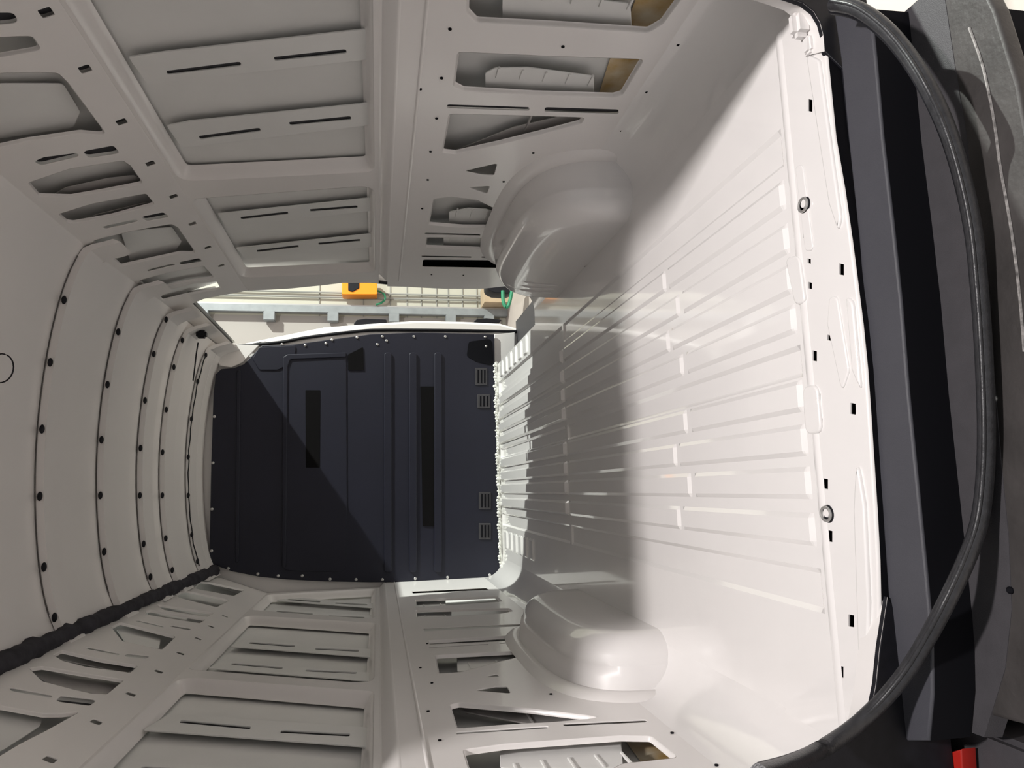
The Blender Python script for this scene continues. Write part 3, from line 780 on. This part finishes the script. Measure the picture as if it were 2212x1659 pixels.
ZB = -.015
def zpoly(pts, z): return [onz(a, b, z) for a, b in pts]
bump = empty('rear_bumper', (.24, 1.1, -.3), 'dark grey rear bumper step just below the white sill', 'bumper')
BP = []
L = [(1800, 20), (1816, 130), (1832, 300), (1855, 520), (1876, 780), (1890, 900), (1905, 1100), (1918, 1290), (1925, 1390), (1920, 1500), (1905, 1600)]
Rr = [(1880, 20), (1891, 130), (1906, 300), (1927, 480), (1945, 650), (1961, 850), (1981, 1050), (1998, 1220), (2008, 1330), (2013, 1400), (2014, 1500), (2005, 1600)]
lw = zpoly(L, ZB); rw = zpoly(Rr, ZB)
o = sheet('step_pad', lw + rw[::-1], [], .02, lambda u, v, w: Vector((u, v, ZB - w)), STEP, None, .004, 60); BP.append(o)
bm = bmesh.new(); loft(bm, [[(u, v - .001, ZB - .004), (u, v - .004, -.09)] for u, v in rw]); BP.append(finish('step_face', bm, VOID))
bm = bmesh.new()    # ledge
l2 = zpoly([(1960, 20), (1985, 200), (2005, 330), (2030, 600), (2055, 780), (2072, 1000), (2086, 1150), (2092, 1300), (2080, 1420), (2040, 1560)], -.09)
r2 = [(u, v - .075) for u, v in l2]
loft(bm, [[(a[0], a[1] + .03, -.09), (a[0], a[1], -.09), (b[0], b[1], -.094), (b[0], b[1] - .008, -.12)] for a, b in zip(l2, r2)])
BP.append(finish('ledge', bm, LEDGE, None, 40))
bm = bmesh.new(); box(bm, -.40, .90, 1.00, 1.22, -.55, -.135, .03); BP.append(finish('dark_under_box', bm, VOID))  # black box added so the gaps round the bumper stay dark
bm = bmesh.new(); box(bm, -.80, .90, 1.18, 1.5, -.5, -.06); BP.append(finish('cross_member', bm, VOID))
for o in BP: reparent(o, bump)
# worn black cover beyond the seal
cv = empty('bumper_cover', (.3, .98, -.2), 'scratched black plastic bumper cover at the outer rear edge', 'bumper cover')
cpts = [(1946, 90), (1952, 45), (2010, 2), (2030, -30), (2125, -30), (2150, 20), (2172, 90), (2200, 180), (2214, 260), (2240, 400), (2262, 600), (2285, 900), (2290, 1300), (2255, 1575), (2190, 1560), (2120, 1540),
        (2128, 1440), (2140, 1360), (2146, 1100), (2140, 960), (2130, 830), (2112, 640), (2096, 540), (2062, 400), (2020, 260), (1985, 170)]
ZC = -.095
cw = zpoly(cpts, ZC)
def curvz(u, v): return ZC - .010 * math.sin((v - .95) * 60) * 0.2
o = sheet('shell', cw, [], .03, lambda u, v, w: Vector((u, v, ZC - w)), COVER, None, .006, 60); reparent(o, cv)
bm = bmesh.new()
sc = [(2095, 60), (2120, 130), (2135, 190), (2150, 270), (2162, 360), (2180, 460), (2195, 560), (2206, 660), (2214, 760)]
tube(bm, smoothpath([(*onz(a, b, ZC), ZC + .001) for a, b in sc], 5), .0022, 6); o = finish('worn_edge', bm, mat('scuffed_edge', (.35, .33, .32), .5, noise=.8, scale=120)); reparent(o, cv)
for a, b in ((2148, 861), (2120, 580), (2183, 1275)):
    u, v = onz(a, b, ZC)
    bm = bmesh.new(); bmesh.ops.create_uvsphere(bm, u_segments=12, v_segments=6, radius=.006, matrix=Matrix.Translation((u, v, ZC)))
    o = finish('rivet', bm, SCREW if b != 1275 else VOID); reparent(o, cv)
# loose rubber seal
sl = [(1800, 8, .06), (1850, 18, .05), (1905, 55, .03), (1955, 110, .012), (2003, 185, .0), (2045, 275, -.03), (2078, 380, -.05), (2103, 500, -.06), (2117, 640, -.068), (2126, 780, -.07), (2131, 920, -.07),
      (2128, 1030, -.07), (2115, 1130, -.06), (2085, 1215, -.03), (2045, 1300, .0), (2005, 1375, .01), (1962, 1445, .02), (1905, 1515, .05), (1840, 1575, .105), (1770, 1622, .18), (1705, 1652, .27), (1640, 1672, .36)]
sp = []
for a, b, z in sl:
    u, v = onz(a, b, z); sp.append((u, v, z))
sp = smoothpath(sp, 5)
ws = empty('door_seal', sp[len(sp) // 2], 'loose black rubber door seal sagging in an arc over the bumper', 'rubber seal')
bm = bmesh.new(); tube(bm, sp, .0125, 14); o = finish('tube', bm, SEAL, None, 60); reparent(o, ws)
bm = bmesh.new(); tube(bm, [Vector(p) + Vector((0, -.006, .0105)) for p in sp], .0035, 8); o = finish('lip', bm, SEAL, None, 60); reparent(o, ws)
bm = bmesh.new(); tube(bm, [Vector(p) + Vector((0, .013, -.008)) for p in sp], .009, 8); o = finish('clamp_edge', bm, BLACK, None, 60); reparent(o, ws)
# tail light
e = empty('tail_light', (-.5, 1.08, -.1), 'red tail light below the loose seal at the frame corner', 'tail light')
q = zpoly([(2028, 1632), (2076, 1618), (2080, 1690), (2024, 1690)], -.10)
o = sheet('lens', q, [], .03, lambda u, v, w: Vector((u, v, -.10 - w)), REDM, None, .003); reparent(o, e)
bm = bmesh.new(); box(bm, -.80, -.42, .90, 1.16, -.40, -.135, .01); o = finish('housing', bm, LEDGE); reparent(o, e)

# ================================================================ LOOSE BITS INSIDE
e = empty('wire_loop', (-.1, 1.75, 2.0), 'thin red and black wires looping down from the roof near the rear', 'wire')
p = hit(0, 795, (0, 0, 1), 1.98)
bm = bmesh.new(); tube(bm, [(p.x + .045 * math.cos(t), p.y + .004, p.z + .035 * math.sin(t)) for t in lin(0, 2 * math.pi, 30)], .0022, 6, False)
o = finish('black_loop', bm, BLACK); reparent(o, e)
bm = bmesh.new(); tube(bm, smoothpath([(p.x + .09, p.y, 2.06), (p.x + .07, p.y, 2.0), (p.x + .035, p.y + .01, p.z + .03), (p.x + .01, p.y, p.z + .04), (p.x - .04, p.y - .04, p.z + .04)], 5), .0025, 6)
o = finish('red_wire', bm, REDM); reparent(o, e)
u = hit(435, 722, (0, 1, 0), 4.20)
e = empty('roof_lamp', u, 'small black lamp housing in the roof corner next to the side door', 'lamp')
bm = bmesh.new(); box(bm, u.x - .022, u.x + .022, 4.185, 4.23, u.z - .028, u.z + .028, .010); o = finish('housing', bm, BLACK); reparent(o, e)
bm = bmesh.new(); tube(bm, smoothpath([(ony(a, b, 4.2)[0], 4.2, ony(a, b, 4.2)[1]) for a, b in ((428, 740), (424, 765), (420, 800), (417, 822))] , 4), .004, 6)
o = finish('cable', bm, BLACK); reparent(o, e)
e = empty('roof_cable', (.2, 4.2, 2.03), 'thin black cable clipped along the roof bow nearest the partition', 'cable')
yb5 = ya - .012
cp = []
for k in range(40):
    x = -.43 + .40 * k / 39 if False else -.42 + 1.30 * k / 39
    cp.append((x, yb5 + .004 * math.sin(k * 1.1), rz(x) - dz - .022 - .004 * abs(math.sin(k * .75))))
bm = bmesh.new(); tube(bm, cp, .0035, 6); o = finish('cable', bm, BLACK); reparent(o, e)

# ================================================================ WORKSHOP OUTSIDE
YW = 8.0
GZ = -.66
bm = bmesh.new(); bmesh.ops.create_grid(bm, x_segments=1, y_segments=1, size=12, matrix=Matrix.Translation((2, 2, GZ)))
tag(finish('hall_floor', bm, GROUND, None, 0), kind='structure')
bm = bmesh.new(); box(bm, -4, 9, YW, YW + .15, GZ, 4.2)
hw = tag(finish('hall_wall', bm, CREAM, None, 0), kind='structure')
bm = bmesh.new(); x0 = ony(500, 681, YW)[0]; box(bm, .5, x0, YW - .03, YW, GZ + .06, 4.2)
finish('wall_panel', bm, PALE, hw, 0)
bm = bmesh.new()
for px in (690, 785, 843, 879, 910, 943, 968, 999, 1030):
    z = ony(px, 650, YW)[1]; box(bm, x0, x0 + 1.4, YW - .012, YW - .004, z - .004, z + .004)
finish('tile_joint', bm, WIRE, hw, 0)
bm = bmesh.new()
for py in (634, 644):
    x = ony(800, py, YW - .03)[0]
    tube(bm, [(x, YW - .03, z) for z in lin(GZ + .1, 4.1, 10)], .011, 6)
finish('conduit', bm, WIRE, hw, 0)
post = empty('steel_post', (2.3, YW - .1, GZ), 'grey steel post with brackets outside the side door', 'post')
xa, xb = ony(800, 679, YW - .1)[0], ony(800, 664, YW - .1)[0]
bm = bmesh.new(); box(bm, xa, xb, YW - .14, YW - .06, GZ, 4.1, .004); o = finish('upright', bm, STEEL); reparent(o, post)
bm = bmesh.new(); box(bm, xb, xb + .02, YW - .12, YW - .08, GZ, 4.1); o = finish('flange', bm, SCREW); reparent(o, post)
br = None
for px in (440, 583, 720, 851, 973, 1055):
    z = ony(px, 670, YW - .1)[1]
    if br is None:
        bm = bmesh.new(); box(bm, xa - .10, xa, YW - .16, YW - .05, -.06, .06, .006); br = o = finish('bracket', bm, STEEL)
    else: o = br.copy(); COL.objects.link(o)
    reparent(o, post); o.location = (0, 0, z)
pn = lambda pts, d: [ony(a, b, YW - d) for a, b in pts]
def slab(name, pts, d, th, m, root, r=.02, bev=.008):
    o = sheet(name, roundp(pn(pts, d), r), [], th, lambda u, v, w: Vector((u, YW - d + w, v)), m, None, bev, 60); reparent(o, root); return o
e = empty('orange_machine', (2.65, YW - .2, 1), 'orange and black device hanging on the hall wall outside', 'device')
slab('orange_case', [(738, 600), (815, 600), (815, 636), (738, 636)], .25, .2, ORANGE, e)
slab('black_face', [(752, 600), (776, 600), (776, 622), (762, 630), (752, 628)], .262, .02, BLACK, e)
e = empty('green_cable', (2.5, YW - .2, .9), 'thin green and white cable hanging in a curve under the orange device', 'cable')
bm = bmesh.new(); tube(bm, smoothpath([(ony(a, b, YW - .15)[0], YW - .15, ony(a, b, YW - .15)[1]) for a, b in ((815, 628), (828, 634), (832, 645), (824, 654), (812, 658))], 5), .012, 6)
o = finish('cable', bm, GREEN); reparent(o, e)
e = empty('hose_reel', (2.7, YW - .3, -.2), 'black reel with green hose near the foot of the hall wall', 'hose reel')
slab('reel', [(1050, 600), (1118, 600), (1114, 627), (1098, 634), (1068, 632), (1052, 624)], 1.4, .2, BLACK, e, .05)
bm = bmesh.new(); tube(bm, smoothpath([(ony(a, b, YW - 1.42)[0], YW - 1.42, ony(a, b, YW - 1.42)[1]) for a, b in ((1086, 628), (1087, 650), (1093, 664), (1100, 655), (1106, 628))], 5), .018, 8)
o = finish('hose', bm, GREEN); reparent(o, e)
e = empty('cardboard_box', (2.55, YW - .2, -.5), 'brown cardboard box on the hall floor beside the steel post', 'box')
x1, z1_ = ony(1042, 620, YW - .2); x2, z2_ = ony(1090, 661, YW - .2)
bm = bmesh.new(); box(bm, x2, x1, YW - .35, YW - .02, GZ, z1_, .005); o = finish('carton', bm, CARD); reparent(o, e)
